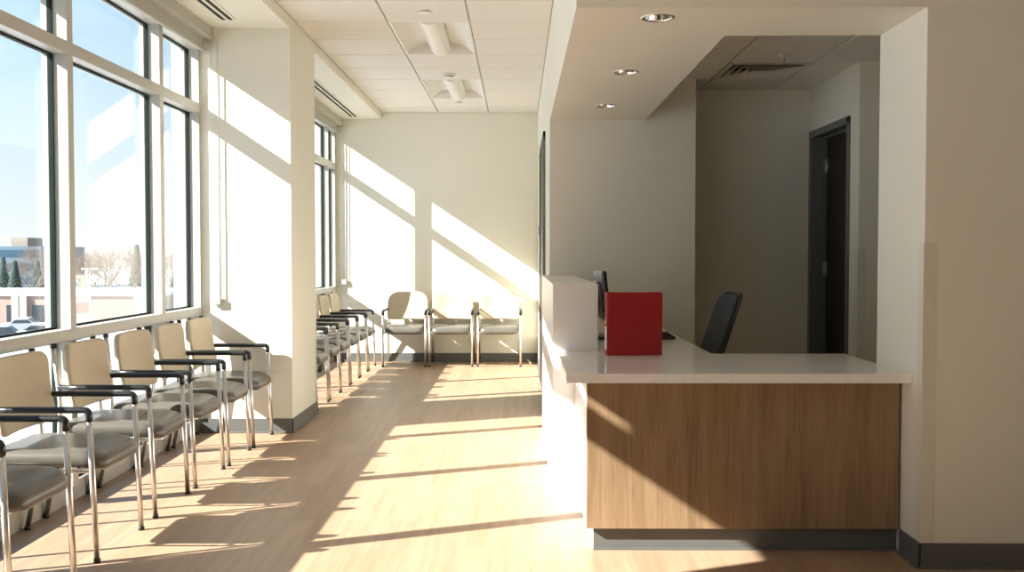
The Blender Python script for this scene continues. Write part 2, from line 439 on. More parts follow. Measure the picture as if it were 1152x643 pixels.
# ------------------------------------------------------------------ windows
def window(name, label, xin, y0, y1, muls, mw, depth, zt, zsl, jw0, jw1):
    root = empty(name, (xin - 0.08, (y0+y1)/2, 0), 0, label, 'window', None, 'structure')
    off = root.location
    def fin(mb, n, m, lab=None):
        for v in mb.bm.verts: v.co -= off
        o = mb.build(n, m, root)
        if lab: o['label'] = lab
        return o
    xo = xin - depth; xg = xin - min(0.082, depth*0.6)
    zb0, zb1 = 0.0, 0.105
    zh = 2.80
    fin(MB().box(xo, xin-0.05, y0, y1, zb0, zb1, 0.004), 'curb', M['alu'])
    fin(MB().box(xo, xin, y0, y1, zsl[0], zsl[1], 0.003), 'sill_rail', M['alu'])
    fin(MB().box(xo, xin, y0, y1, zt[0], zt[1], 0.003), 'transom', M['alu'])
    fin(MB().box(xo, xin, y0, y1, zh, ZS, 0.003), 'head_rail', M['alu'])
    edges = [(y0, y0+jw0)] + [(m-mw/2, m+mw/2) for m in muls] + [(y1-jw1, y1)]
    bars = [(zb1, zsl[0]), (zsl[1], zt[0]), (zt[1], zh)]
    for i, (a, b) in enumerate(edges):
        mb = MB()
        for z0, z1 in bars: mb.box(xo, xin - 0.0015, a, b, z0, z1)
        fin(mb, 'jamb' if i in (0, len(edges)-1) else 'mullion', M['alu'])
    for (a0, a1), (b0, b1) in zip(edges, edges[1:]):
        for z0, z1 in bars:
            t = 0.009
            fin(MB().box(xg-0.008, xg, a1+t, b0-t, z0+t, z1-t), 'pane', M['glass'])
            g = MB(); gx0, gx1 = xg-0.020, xg+0.006
            if gx0 < xo: gx0 = xo
            g.box(gx0, gx1, a1, a1+t, z0, z1); g.box(gx0, gx1, b0-t, b0, z0, z1)
            g.box(gx0, gx1, a1+t, b0-t, z0, z0+t); g.box(gx0, gx1, a1+t, b0-t, z1-t, z1)
            fin(g, 'gasket', M['gasket'], 'dark gasket around the pane')
    return root
m0 = 5.176; YW0 = 2.70
window('window_1', 'tall white framed window behind the left row of chairs', XW, YW0, YP0, [3.845, m0, 6.502], 0.066, 0.135, (2.345, 2.411), (0.864, 0.927), 0.07, 0.026)
window('window_fill', 'unseen white framed window added in the lobby wall for fill light', XW, -0.6, 2.0, [0.7], 0.066, 0.135, (2.345, 2.411), (0.864, 0.927), 0.07, 0.07)  # added out of view: its sun and sky brighten the lobby side
struct(MB().box(-3.2, XO-0.05, 1.8, 6.1, 3.10, 3.20, 0.005), 'trim_sun_blocker', M['alu'], 'unseen white ledge added outside above the windows to block high sun', 'ledge')  # added out of view: keeps high sun off the counter and partition
window('window_2', 'white framed window in the bay beyond the pier', XWF, YP1, YB, [8.47, 9.63, 11.70], 0.05, 0.105, (2.345, 2.420), (0.840, 0.925), 0.02, 0.06)

# ------------------------------------------------------------------ roller shades
def shade(xf, y0, y1, zb, label, strands, zend, ych, drops, xin):
    root = empty('roller_shade', (xf, (y0+y1)/2, ZS), 0, label, 'roller shade')
    off = root.location
    def fin(mb, n, m, lab=None, p=None):
        for v in mb.bm.verts: v.co -= off
        o = mb.build(n, m, p or root)
        if lab: o['label'] = lab
        return o
    fin(MB().box(xin, xf, y0, y1, zb, ZS-0.0005, 0.004), 'housing', M['shade'])
    for ya, yb, dz in drops:
        fin(MB().box(xf-0.070, xf-0.064, ya+0.001, yb-0.001, zb-dz+0.01, zb+0.01), 'shade_fabric', M['shade'])
        fin(MB().box(xf-0.077, xf-0.057, ya+0.001, yb-0.001, zb-dz-0.015, zb-dz+0.012, 0.004), 'hem_bar', M['shade'])
    c = MB()
    for x in strands:
        c.tube([(x, ych, zb+0.01), (x, ych, zend)], 0.0035, 6)
    ch = fin(c, 'pull_chain', M['chain'], 'white bead pull chain hanging in a long loop')
    fin(MB().box(min(strands)-0.010, max(strands)+0.010, ych-0.011, ych+0.011, zend-0.055, zend+0.005, 0.005), 'chain_weight', M['shade'], None, ch)
    return root
shade(-2.217, YW0+0.02, YP0-0.004, 2.873, 'grey roller shade housing above the left row of chairs', (-2.232, -2.185), 1.00, YP0-0.02,
      ((YW0+0.03, 3.20, 0.53), (3.20, 3.845, 0.43), (3.845, 5.176, 0.085), (5.176, YP0-0.01, 0.075)), XW)
shade(-2.135, YP1+0.004, YB-0.004, 2.873, 'grey roller shade housing in the bay beyond the pier', (-2.148, -2.105), 1.00, YB-0.02, ((YP1+0.01, YB-0.01, 0.075),), XWF)

# ------------------------------------------------------------------ doors
# dark door in the reception's right wall
dr = empty('door_1', (XRR+0.08, (DY0+DY1)/2, 0), 0, 'dark wood door in a grey frame inside the reception', 'door', None, 'structure')
def dfin(root, mb, n, m, lab=None, p=None):
    off = root.location
    for v in mb.bm.verts: v.co -= off
    o = mb.build(n, m, p or root)
    if lab: o['label'] = lab
    return o
f = MB()
for a, b in ((DY0-0.004, DY0+0.05), (DY1-0.05, DY1+0.004)):
    f.box(XRR-0.012, XRR+0.165, a, b, 0, DZ, 0.003)
f.box(XRR-0.012, XRR+0.165, DY0-0.004, DY1+0.004, DZ-0.05, DZ+0.004, 0.003)
# door stop
f.box(XRR+0.075, XRR+0.115, DY0+0.05, DY0+0.066, 0, DZ-0.05); f.box(XRR+0.075, XRR+0.115, DY1-0.066, DY1-0.05, 0, DZ-0.05)
f.box(XRR+0.075, XRR+0.115, DY0+0.05, DY1-0.05, DZ-0.066, DZ-0.05)
dfin(dr, f, 'frame', M['dframe'])
leaf = dfin(dr, MB().box(XRR+0.118, XRR+0.160, DY0+0.052, DY1-0.054, 0.008, DZ-0.052, 0.002), 'leaf', M['door'])
for zc in (0.28, 1.20, 2.02):
    hb = MB(); hb.box(XRR+0.085, XRR+0.118, DY1-0.072, DY1-0.0665, zc-0.055, zc+0.055)
    hb.tube([(XRR+0.113, DY1-0.076, zc-0.058), (XRR+0.113, DY1-0.076, zc+0.058)], 0.008, 10)
    dfin(dr, hb, 'hinge', M['hinge'], 'steel hinge', leaf)
lv = MB(); lv.tube([(XRR+0.118, DY0+0.12, 1.0), (XRR+0.06, DY0+0.12, 1.0), (XRR+0.06, DY0+0.24, 1.0)], 0.010, 8)
dfin(dr, lv, 'lever_handle', M['hinge'], None, leaf)

# grey framed door in the corridor wall, seen nearly edge on
d2 = empty('door_2', (XR, 9.6, 0), 0, 'grey framed door in the corridor wall behind the desk', 'door', None, 'structure')
A0, A1, AZ = 8.82, 10.40, 2.40
f = MB()
for a, b in ((A0, A0+0.055), (A1-0.055, A1)): f.box(XR-0.022, XR+0.004, a, b, 0, AZ, 0.003)
f.box(XR-0.022, XR+0.004, A0, A1, AZ-0.055, AZ, 0.003)
dfin(d2, f, 'frame', M['dframe'])
lf2 = MB(); lf2.box(XR-0.010, XR+0.003, A0+0.055, (A0+A1)/2-0.002, 0.008, AZ-0.055); lf2.box(XR-0.010, XR+0.003, (A0+A1)/2+0.002, A1-0.055, 0.008, AZ-0.055)
dfin(d2, lf2, 'leaf', M['door'])
# small bracket plate on the corridor wall
sg = empty('wall_plate', (XR, 11.2, 1.58), 0, 'small grey plate on the corridor wall near the end wall', 'wall plate')
p_ = MB(); p_.box(-0.016, 0.0005, -0.07, 0.07, -0.05, 0.05, 0.003); p_.build('plate', M['hinge'], sg)

# ------------------------------------------------------------------ reception desk
kn = MB(); kn.box(0.183, 0.423, 5.265, YRB-0.001, 0, 1.156, 0.003)
struct(kn, 'wall_low_partition', M['white_lam'], 'white waist high partition left of the desk return', 'wall')
desk = empty('reception_desk', (0.99, 4.7, 0), 0, 'reception desk base with a walnut front panel and grey kick', 'desk')
dfin(desk, MB().box(0.302, XJ-0.012, 4.36, 4.385, 0.104, 0.761, 0.001, 1), 'front_panel', M['wood'], 'walnut laminate front panel')
dfin(desk, MB().box(0.334, XJ-0.012, 4.398, 4.41, 0, 0.104, 0.001, 1).box(0.334, XJ-0.012, 4.388, 4.398, 0, 0.010), 'toe_kick', M['base'], 'grey rubber toe kick')
dfin(desk, MB().box(0.302, 0.322, 4.385, 5.262, 0.104, 0.761, 0.001, 1).box(0.334, 0.345, 4.41, 5.262, 0, 0.104), 'side_panel', M['white_lam'], 'white side panel')
dfin(desk, MB().box(0.43, 0.98, 5.14, 5.16, 0.02, 0.76).box(0.43, 0.98, 7.50, 7.52, 0.02, 0.76).box(0.43, 0.45, 5.16, 7.50, 0.02, 0.76), 'return_panel', M['white_lam'])
ct = MB()
ct.prism([(0.206, 4.25), (XJ-0.001, 4.25), (XJ-0.001, 5.12), (0.997, 5.12), (0.997, YRB-0.003), (0.426, YRB-0.003), (0.426, 5.262), (0.206, 5.262)], 0.762, 0.803, 0.0025)
tag(ct.build('countertop', M['quartz']), 'pale quartz countertop wrapping the reception desk', 'countertop')

# red binder standing on the counter
ROT = math.radians(6.0)
bd = empty('ring_binder', (0.448, 5.008, 0.8035), ROT, 'red ring binder standing upright on the quartz countertop', 'binder')
BW, BT, BH = 0.284, 0.062, 0.319
b = MB(); b.box(0.004, BW, 0, 0.0035, 0, BH, 0.0012, 1); b.build('front_cover', M['red'], bd)
b = MB(); b.box(0.004, BW, BT-0.0035, BT, 0, BH-0.002, 0.0012, 1); b.build('back_cover', M['red'], bd)
b = MB(); b.box(0, 0.0035, 0.001, BT-0.001, 0, BH, 0.0012, 1); sp = b.build('spine', M['red'], bd)
b = MB(); b.box(-0.0012, -0.0001, 0.014, BT-0.014, 0.03, 0.145); tag(b.build('spine_label', M['paper'], sp), 'white spine label')
b = MB()
for k in range(24):
    pass
rg = [( -0.0016, BT/2 + 0.011*math.cos(2*PI*k/20), 0.168 + 0.011*math.sin(2*PI*k/20)) for k in range(21)]
b.tube(rg, 0.0022, 8, caps=False); tag(b.build('finger_ring', M['brass'], sp), 'brass finger ring')
b = MB(); b.box(0.012, BW-0.02, 0.010, BT-0.012, 0.012, BH-0.022); tag(b.build('paper_stack', M['paper'], bd), 'white pages')

# monitor on the return desk
mo = empty('computer_monitor', (0.515, 6.10, 0.8035), math.radians(91), 'black computer monitor behind the white partition', 'monitor')
# local: screen faces -y
def V(mb, n, m, p=mo, lab=None):
    o = mb.build(n, m, p)
    if lab: o['label'] = lab
    return o
tl = math.radians(6)
sh = MB(); sh.box(-0.249, 0.249, 0.002, 0.016, -0.149, 0.149, 0.005)
sh.prism([(-0.16, -0.10), (0.16, -0.10), (0.13, 0.09), (-0.13, 0.09)], 0.014, 0.040, 0.008, 'y')
R = Matrix.Rotation(-tl, 4, 'X')
for v in sh.bm.verts: v.co = R @ v.co + Vector((0, 0, 0.262))
shell = V(sh, 'shell', M['monback'], mo, 'grey rear shell')
bz = MB(); bz.box(-0.25, 0.25, -0.013, 0.002, -0.15, 0.15, 0.004)
for v in bz.bm.verts: v.co = R @ v.co + Vector((0, 0, 0.262))
V(bz, 'bezel', M['black'])
sc = MB(); sc.box(-0.24, 0.24, -0.0145, -0.0131, -0.135, 0.14)
for v in sc.bm.verts: v.co = R @ v.co + Vector((0, 0, 0.262))
V(sc, 'screen', M['screen'], mo, 'dark glossy screen')
V(MB().box(-0.03, 0.03, 0.040, 0.060, 0.008, 0.28, 0.004), 'stand_neck', M['black'])
V(MB().prism(rrect(0.24, 0.20, 0.05, 0.05), 0, 0.012, 0.003), 'stand_base', M['black'])

# keyboard
kb = empty('keyboard', (0.795, 6.02, 0.8035), math.radians(12), 'black keyboard lying on the desk behind the red binder', 'keyboard')
k_ = MB(); k_.prism([(-0.07, 0), (0.075, 0), (0.075, 0.034), (-0.07, 0.016)], -0.15, 0.14, 0.003, 'x')
k_.build('body', M['black'], kb)
kk = MB()
for r in range(5):
    for c in range(12):
        y = -0.055 + r*0.024; zz = 0.018 + (y+0.07)*0.124
        kk.box(-0.140 + c*0.0228, -0.140 + c*0.0228 + 0.019, y, y+0.019, zz, zz+0.006)
kk.build('keys', M['black'], kb)

# office chair
oc = empty('office_chair', (0.935, 6.00, 0), math.radians(93), 'charcoal office chair with a tall back behind the desk', 'office chair')
def ob(mb, n, m, lab=None):
    o = mb.build(n, m, oc)
    if lab: o['label'] = lab
    return o
def obw(u, v, w):   # backrest: front faces +y
    z = 0.80 + v; y = -0.185 - 0.33*(z-0.52) + w + 0.10*(u/0.25)**2*0.35
    return (u, y, z)
ob(MB().pad(rrect(0.46, 0.55, 0.07, 0.09, taper=0.10), 0.035, 0.016, 0.006, obw), 'backrest', M['ofab'])
fr = MB()
ol = rrect(0.47, 0.56, 0.075, 0.095, taper=0.10)
fr.tube([obw(p[0], p[1], -0.016) for p in ol] + [obw(ol[0][0], ol[0][1], -0.016)], 0.009, 8, caps=False)
fr.tube(bend([(0, -0.10, 0.43), (0, -0.25, 0.44), (0, -0.262, 0.60), (0, -0.288, 0.75)], 0.05), 0.018, 10)
ob(fr, 'back_frame', M['black'])
def osw(u, v, w): return (u, v + 0.02, 0.46 + w - 0.25*max(0, v-0.12)**2*3)
ob(MB().pad(rrect(0.48, 0.46, 0.09, 0.07), 0.07, 0.03, 0.01, osw), 'seat', M['ofab'])
ob(MB().lathe([(0.0, 0.08), (0.030, 0.08), (0.030, 0.26), (0.018, 0.262), (0.018, 0.415), (0.10, 0.416), (0.10, 0.425), (0, 0.425)]), 'gas_lift', M['black'])
sb = MB()
for k in range(5):
    a = 2*PI*k/5; sb.tube([(0.02*math.cos(a), 0.02*math.sin(a), 0.10), (0.28*math.cos(a), 0.28*math.sin(a), 0.062)], [0.024, 0.015], 8)
ob(sb, 'star_base', M['black'])
for k in range(5):
    a = 2*PI*k/5
    c = MB(); cc = Vector((0.28*math.cos(a), 0.28*math.sin(a), 0.0285)); d = Vector((-math.sin(a), math.cos(a), 0))
    c.tube([cc - d*0.022, cc - d*0.006], 0.028, 14); c.tube([cc + d*0.006, cc + d*0.022], 0.028, 14); c.tube([cc, cc + Vector((0,0,0.04))], 0.006, 8)
    ob(c, 'caster', M['black'])
for s_ in (-1, 1):
    a = MB(); a.tube(bend([(s_*0.20, -0.02, 0.43), (s_*0.27, -0.02, 0.43), (s_*0.27, -0.02, 0.655)], 0.04), 0.013, 8)
    a.box(s_*0.27-0.035, s_*0.27+0.035, -0.13, 0.12, 0.655, 0.68, 0.01)
    ob(a, 'armrest', M['black'])

# ------------------------------------------------------------------ guest chairs
def make_chair(rtop=0.06, ptop=0.850):
    root = empty('guest_chair')
    lx = 0.250; tr = 0.0125; px_ = 0.236
    def ad(mb, n, m, lab=None, p=None):
        o = mb.build(n, m, p or root)
        if lab: o['label'] = lab
        return o
    def swarp(u, v, w):
        y = v + 0.020
        drop = 0.030 * max(0.0, (y - 0.12) / 0.16)**2
        dish = -0.008 * math.cos(u / 0.24 * PI/2) * math.cos(y / 0.25 * PI/2) if w > 0 else 0
        return (u, y + 0.012, 0.436 + w - drop + dish - 0.015*(0.2 - y)*0)
    ad(MB().pad(rrect(0.476, 0.520, 0.085, 0.045, 7), 0.078, 0.036, 0.008, swarp, 7), 'seat', M['seat'])
    def bwarp(u, v, w):
        z = 0.695 + v
        y = -0.163 - 0.130*(z - 0.53) + w + 0.030*(u/0.22)**2 - 0.012*math.cos((z-0.69)/0.16*PI/2)
        return (u, y, z)
    ad(MB().pad(rrect(0.500, 0.335, rtop, 0.045, 8, taper=0.015), 0.042, 0.019, 0.006, bwarp, 6), 'backrest', M['back'])
    for s_ in (-1, 1):
        # front leg: floor up to the arm, slightly raked
        ad(MB().tube([(s_*lx, 0.272, 0.012), (s_*lx, 0.247, 0.610)], tr, 12), 'leg', M['chrome'])
        ad(MB().lathe([(0, 0), (0.0145, 0), (0.0145, 0.016), (0.0105, 0.018), (0, 0.018)], (s_*lx, 0.2725, 0), 12), 'foot', M['black'])
        # rear leg carries up behind the backrest
        rp = bend([(s_*lx, -0.272, 0.012), (s_*lx, -0.198, 0.420), (s_*px_, -0.200, 0.58), (s_*px_, -0.200 - (ptop-0.58)*0.115, ptop)], 0.12, 6)
        ad(MB().tube(rp, tr, 12), 'leg', M['chrome'])
        ad(MB().lathe([(0, 0), (0.0145, 0), (0.0145, 0.016), (0.0105, 0.018), (0, 0.018)], (s_*lx, -0.2725, 0), 12), 'foot', M['black'])
        ad(MB().tube([(s_*px_, -0.200 - (ptop-0.581)*0.115, ptop-0.001), (s_*px_, -0.200 - (ptop-0.565)*0.115, ptop+0.018)], 0.0150, 12), 'post_cap', M['black'])
        # arm
        ap = bend([(s_*px_, -0.206, 0.650), (s_*lx, -0.10, 0.652), (s_*lx, 0.246, 0.652), (s_*lx, 0.247, 0.604)], 0.045, 7)
        ad(MB().tube(ap, [0.0142]*(len(ap)-2) + [0.0138, 0.0135], 12, 1.3, True, (0, 0, 1)), 'armrest', M['arm'])
        # side rail under the seat
        ad(MB().tube([(s_*lx, 0.254, 0.392), (s_*lx, -0.200, 0.392)], 0.0095, 10), 'side_rail', M['chrome'])
    for yy in (0.18, -0.15): ad(MB().tube([(-lx, yy, 0.392), (lx, yy, 0.392)], 0.0095, 10), 'cross_rail', M['chrome'])
    fb = MB(); fb.tube([(-px_, -0.213, 0.68), (-lx*0.5, -0.216, 0.68), (lx*0.5, -0.216, 0.68), (px_, -0.213, 0.68)], 0.007, 8)
    ad(fb, 'back_rail', M['chrome'])
    ad(MB().pad(rrect(0.44, 0.44, 0.05, 0.05), 0.012, 0.005, 0, lambda u, v, w: (u, v, 0.404+w)), 'seat_pan', M['black'])
    return root
protos = {0.06: make_chair(0.06), 0.13: make_chair(0.13, 0.70)}
used = set()
def chair(x, y, rz, label, group, kind=0.06):
    o = protos[kind] if kind not in used else copy_tree(protos[kind])
    used.add(kind)
    o.location = (x, y, 0); o.rotation_euler = (0, 0, rz)
    tag(o, label, 'chair', group)
    return o
g1 = 'guest chairs under the near window'
NEAR = [(6.968, 'beige backed guest chair beside the wall pier, farthest of the near window row'),
        (6.381, 'beige backed guest chair second from the wall pier in the near window row'),
        (5.800, 'beige backed guest chair third from the wall pier in the near window row'),
        (5.170, 'beige backed guest chair fourth from the wall pier in the near window row'),
        (4.450, 'beige backed guest chair fifth from the wall pier, its back cut by the photo edge'),
        (3.730, 'guest chair nearest the camera, only its dark seat corner and front leg showing')]
for (y, lab), dx, dr_ in zip(NEAR, (0, -.004, -.012, -.016, .0, .0), (0, 1, -1, 0.5, 0, 0)):
    chair(-2.070 + dx, y, -PI/2 + math.radians(dr_), lab, g1)
g2 = 'guest chairs in the bay beyond the pier'
FAR = [(11.48, 'guest chair in the far window bay closest to the end wall'),
       (10.88, 'guest chair in the far window bay, second from the end wall'),
       (10.29, 'guest chair in the far window bay, third from the end wall'),
       (9.70, 'guest chair in the far window bay, fourth from the end wall'),
       (9.16, 'guest chair in the far window bay, fifth from the end wall, partly behind the pier'),
       (8.57, 'guest chair just behind the pier, only its front legs and seat edge showing')]
for y, lab in FAR: chair(-1.965, y, -PI/2, lab, g2)
g3 = 'three guest chairs against the end wall'
for x, lab in ((-1.335, 'guest chair against the end wall, its back half in the shade of the mullion'),
               (-0.790, 'middle guest chair of the three against the end wall'),
               (-0.222, 'guest chair against the end wall nearest the corridor wall')):
    chair(x, 11.880, PI, lab, g3, 0.13)

# ------------------------------------------------------------------ ceiling fixtures
def troffer(y0, y1, label):
    x0, x1 = -0.972+0.004, -0.362-0.004
    root = empty('ceiling_light', ((x0+x1)/2, (y0+y1)/2, ZC), 0, label, 'ceiling light', 'recessed lights in the corridor ceiling')
    hw, hl = (x1-x0)/2, (y1-y0)/2 - 0.004
    f = MB(); t = 0.018
    f.box(-hw, -hw+t, -hl, hl, 0.0, 0.012, 0.002, 1); f.box(hw-t, hw, -hl, hl, 0.0, 0.012, 0.002, 1)
    f.box(-hw+t, hw-t, -hl, -hl+t, 0.0, 0.012, 0.002, 1); f.box(-hw+t, hw-t, hl-t, hl, 0.0, 0.012, 0.002, 1)
    f.build('frame', M['fixture'], root)
    # curved white reflectors left and right
    n = 12
    for s_ in (-1, 1):
        r = MB(); prev = None
        for i in range(n+1):
            q = i/n; x = s_*((hw-t)*(1-q) + 0.085*q); z = 0.006 + 0.085*math.sin(q*PI*0.62)
            cur = (r._v((x, -hl+t, z)), r._v((x, hl-t, z)))
            if prev:
                fa = r.bm.faces.new((prev[0], prev[1], cur[1], cur[0])); fa.smooth = True
            prev = cur
        r.build('reflector', M['fixture'], root)
    # end plates closing the cove
    for s_ in (-1, 1):
        e = MB(); e.box(-hw+t, hw-t, s_*(hl-t)-0.002, s_*(hl-t)+0.002, 0.008, 0.115); e.build('end_plate', M['fixture'], root)
    e = MB(); e.box(-0.13, 0.13, -hl+t, hl-t, 0.100, 0.112); e.build('lamp_tray', M['fixture'], root)
    # central half-round lens
    l = MB(); prev = None
    for i in range(17):
        a = PI*i/16; x = -0.090*math.cos(a); z = 0.060 - 0.078*math.sin(a)
        cur = (l._v((x, -hl+t+0.003, z)), l._v((x, hl-t-0.003, z)))
        if prev:
            fa = l.bm.faces.new((prev[0], prev[1], cur[1], cur[0])); fa.smooth = True
        prev = cur
    ps = [(-0.090*math.cos(PI*i/16), 0.060-0.078*math.sin(PI*i/16)) for i in range(17)]
    for yy in (-hl+t+0.003, hl-t-0.003): l.bm.faces.new([l._v((p[0], yy, p[1])) for p in ps])
    l.build('lens', M['lens'], root)
troffer(cy_[j1], cy_[j1+2], 'unlit recessed ceiling light nearer the camera, half round lens')
troffer(cy_[j2], cy_[j2+2], 'unlit recessed ceiling light nearer the end wall, half round lens')

sd = empty('smoke_detector', (-0.667, 9.60, ZC), 0, 'white smoke detector on the corridor ceiling between the two lights', 'smoke detector')
MB().lathe([(0, 0), (0.068, 0), (0.070, -0.012), (0.060, -0.020), (0, -0.020)]).build('base', M['fixture'], sd)
MB().lathe([(0.046, -0.020), (0.044, -0.034), (0.038, -0.040), (0, -0.042)]).build('sensor_cap', M['fixture'], sd)
MB().lathe([(0.0485, -0.021), (0.0485, -0.026)]).build('sensor_slot', M['slot'], sd)
for y, lab in ((7.13, 'round white sprinkler cover plate on the ceiling before the first light'), (11.374, 'round white sprinkler cover plate on the ceiling by the end wall')):
    s_ = empty('sprinkler_cover', (-0.667, y, ZC), 0, lab, 'sprinkler cover', 'flush sprinkler covers in the corridor ceiling')
    MB().lathe([(0, 0.004), (0.030, 0.004), (0.030, -0.010), (0.044, -0.010), (0.045, -0.013), (0.040, -0.016), (0, -0.017)]).build('cover_plate', M['fixture'], s_)

for cy, lab in zip(DLY, ('recessed downlight nearest the front of the desk soffit', 'recessed downlight in the middle of the desk soffit', 'recessed downlight farthest back in the desk soffit')):
    d = empty('recessed_downlight', (DLX, cy, ZH), 0, lab, 'downlight', 'downlights in the desk soffit')
    MB().lathe([(DLR-0.003, 0.003), (DLR-0.003, -0.002), (DLR+0.005, -0.004), (DLR+0.012, -0.001), (DLR+0.012, 0.0)], n=40).build('trim_ring', M['refl'], d)
    MB().lathe([(DLR-0.002, 0.001), (DLR-0.006, 0.03), (DLR-0.014, 0.07), (DLR-0.026, 0.11), (0.030, 0.135), (0, 0.14)], n=40).build('reflector', M['refl'], d)
    MB().lathe([(0, 0.075), (0.014, 0.078), (0.020, 0.092), (0.016, 0.115), (0.012, 0.135)], n=20).build('lamp', M['lens'], d)

def slot(x, y0, y1, label):
    s_ = empty('slot_diffuser', (x, (y0+y1)/2, ZS), 0, label, 'slot diffuser', 'slot diffusers in the window soffit')
    hl = (y1-y0)/2
    f = MB()
    for a, b in ((-0.062, -0.042), (-0.010, 0.010), (0.042, 0.062)): f.box(a, b, -hl, hl, -0.006, 0.0)
    for a, b in ((-hl-0.01, -hl), (hl, hl+0.01)): f.box(-0.062, 0.062, a, b, -0.006, 0.0)
    f.build('frame', M['paint'], s_)
    for a, b in ((-0.042, -0.010), (0.010, 0.042)):
        MB().box(a, b, -hl, hl, -0.0018, -0.0002).build('slot_opening', M['slot'], s_)
slot(-2.035, 4.0, 7.02, 'long black slotted air diffuser in the soffit before the pier')
slot(-1.960, 8.6, 11.92, 'long black slotted air diffuser in the soffit beyond the pier')

vt = empty('ceiling_vent', (1.768, 7.3225, ZRC), 0, 'square louvred ceiling vent in the reception ceiling', 'ceiling vent')
def sq_ring(mb, h0, z0, h1, z1):
    a = [mb._v((sx*h0, sy*h0*1.04, z0)) for sx, sy in ((-1,-1),(1,-1),(1,1),(-1,1))]; b = [mb._v((sx*h1, sy*h1*1.04, z1)) for sx, sy in ((-1,-1),(1,-1),(1,1),(-1,1))]
    for k in range(4): mb.bm.faces.new((a[k], a[(k+1) % 4], b[(k+1) % 4], b[k]))
v_ = MB(); sq_ring(v_, 0.290, 0.0, 0.250, 0.0); sq_ring(v_, 0.250, 0.0, 0.235, 0.05); v_.build('frame', M['vent'], vt)
for h0 in (0.242, 0.188, 0.134, 0.080):
    v_ = MB(); sq_ring(v_, h0, -0.012, h0-0.052, 0.014); sq_ring(v_, h0, -0.010, h0-0.052, 0.016); sq_ring(v_, h0, -0.012, h0, -0.010); sq_ring(v_, h0-0.052, 0.014, h0-0.052, 0.016); v_.build('louvre', M['vent'], vt)
v_ = MB(); v_.box(-0.245, 0.245, -0.25, 0.25, 0.055, 0.06); v_.build('duct', M['slot'], vt)
v_ = MB(); sq_ring(v_, 0.05, 0.0, 0.002, 0.004); v_.build('centre_plate', M['vent'], vt)

sp_ = empty('fire_sprinkler', (1.774, 6.70, ZRC), 0, 'small pendant sprinkler head in the reception ceiling', 'sprinkler')
MB().lathe([(0, 0.004), (0.042, 0.004), (0.043, -0.005), (0.012, -0.014), (0.010, -0.030), (0, -0.030)], n=20).build('escutcheon', M['vent'], sp_)
q = MB(); q.tube([(0, 0, -0.028), (0, 0, -0.062)], 0.008, 10)
q.lathe([(0, -0.062), (0.018, -0.062), (0.018, -0.066), (0, -0.066)], n=16); q.build('deflector', M['hinge'], sp_)

# ------------------------------------------------------------------ corner guards (thin plastic angles on wall corners)
def guard(cx, cy, sx, sy, z0, z1, label, wid=0.052):
    """corner at (cx,cy); legs run in +sx (on the face whose normal is -y side) and +sy"""
    g = empty('corner_guard', (cx, cy, z0), 0, label, 'corner guard')
    t = 0.003
    a = MB()
    x0, x1 = sorted((0, sx*wid)); y0, y1 = sorted((0, sy*wid))
    ox = -sx*t; oy = -sy*t
    a.prism([(ox, oy), (sx*wid, oy), (sx*wid, 0), (0, 0), (0, sy*wid), (ox, sy*wid)], 0, z1-z0, 0.0008)
    a.build('angle', M['guard'], g)
guard(XJ, YF, 1, 1, H, 1.362, 'cream corner guard on the wall corner right of the desk')
guard(XP, YP1, -1, -1, H, 1.372, 'cream corner guard on the far corner of the wall pier', 0.04)
guard(XRR, YRC, 1, 1, H, 1.352, 'cream corner guard on the wall corner beside the reception door', 0.055)

# ------------------------------------------------------------------ outdoors
GZ = -7.0
def pxX(px, Y): return (px - 583) / 1120 * Y
def pxZ(py, Y): return 1.313 + (286 - py) / 1120 * Y
g = MB()
nx, ny = 60, 60
vs = [[g._v((-420 + 410*i/nx, -120 + 720*j/ny, GZ + 0.25*math.sin(i*1.7+j*0.9)*math.cos(j*0.7) - 0.3)) for j in range(ny+1)] for i in range(nx+1)]
for i in range(nx):
    for j in range(ny):
        f_ = g.bm.faces.new((vs[i][j], vs[i+1][j], vs[i+1][j+1], vs[i][j+1])); f_.smooth = True
struct(g, 'ground', M['snow'], 'snow covered ground outside the windows', 'ground')
# distant hills
hl = MB()
top = []
prev = None
for i in range(61):
    x = -520 + 560*i/60; hh = 9.5 + 2.2*math.sin(i*0.33) + 1.2*math.sin(i*0.9+1)
    cur = (hl._v((x, 560, GZ-1)), hl._v((x, 575, GZ + hh*0.7)), hl._v((x, 620, GZ + hh)), hl._v((x, 700, GZ-1)))
    if prev:
        for k in range(3):
            f_ = hl.bm.faces.new((prev[k], prev[k+1], cur[k+1], cur[k])); f_.smooth = True
    prev = cur
struct(hl, 'hill', M['hill'], 'long low wooded hill on the horizon', 'hill')

# dark blue office block
Y = 250
ob_ = empty('office_block', (pxX(0, Y), Y, GZ), 0, 'dark blue office block with a rooftop plant room beyond the trees', 'building')
x1 = pxX(45, Y) - ob_.location.x; zt_ = pxZ(277, Y) - GZ
MB().box(-60, x1, 0, 25, 0, zt_).build('facade', M['teal'], ob_)
for k in range(3):
    MB().box(-59, x1-0.6, -0.15, 0.0, zt_-2.6-k*3.4, zt_-0.9-k*3.4).build('window_band', M['tealglass'], ob_)
MB().box(pxX(2, Y)-ob_.location.x, pxX(21, Y)-ob_.location.x, 4, 12, zt_, zt_+2.3).build('plant_room', M['tan'], ob_)
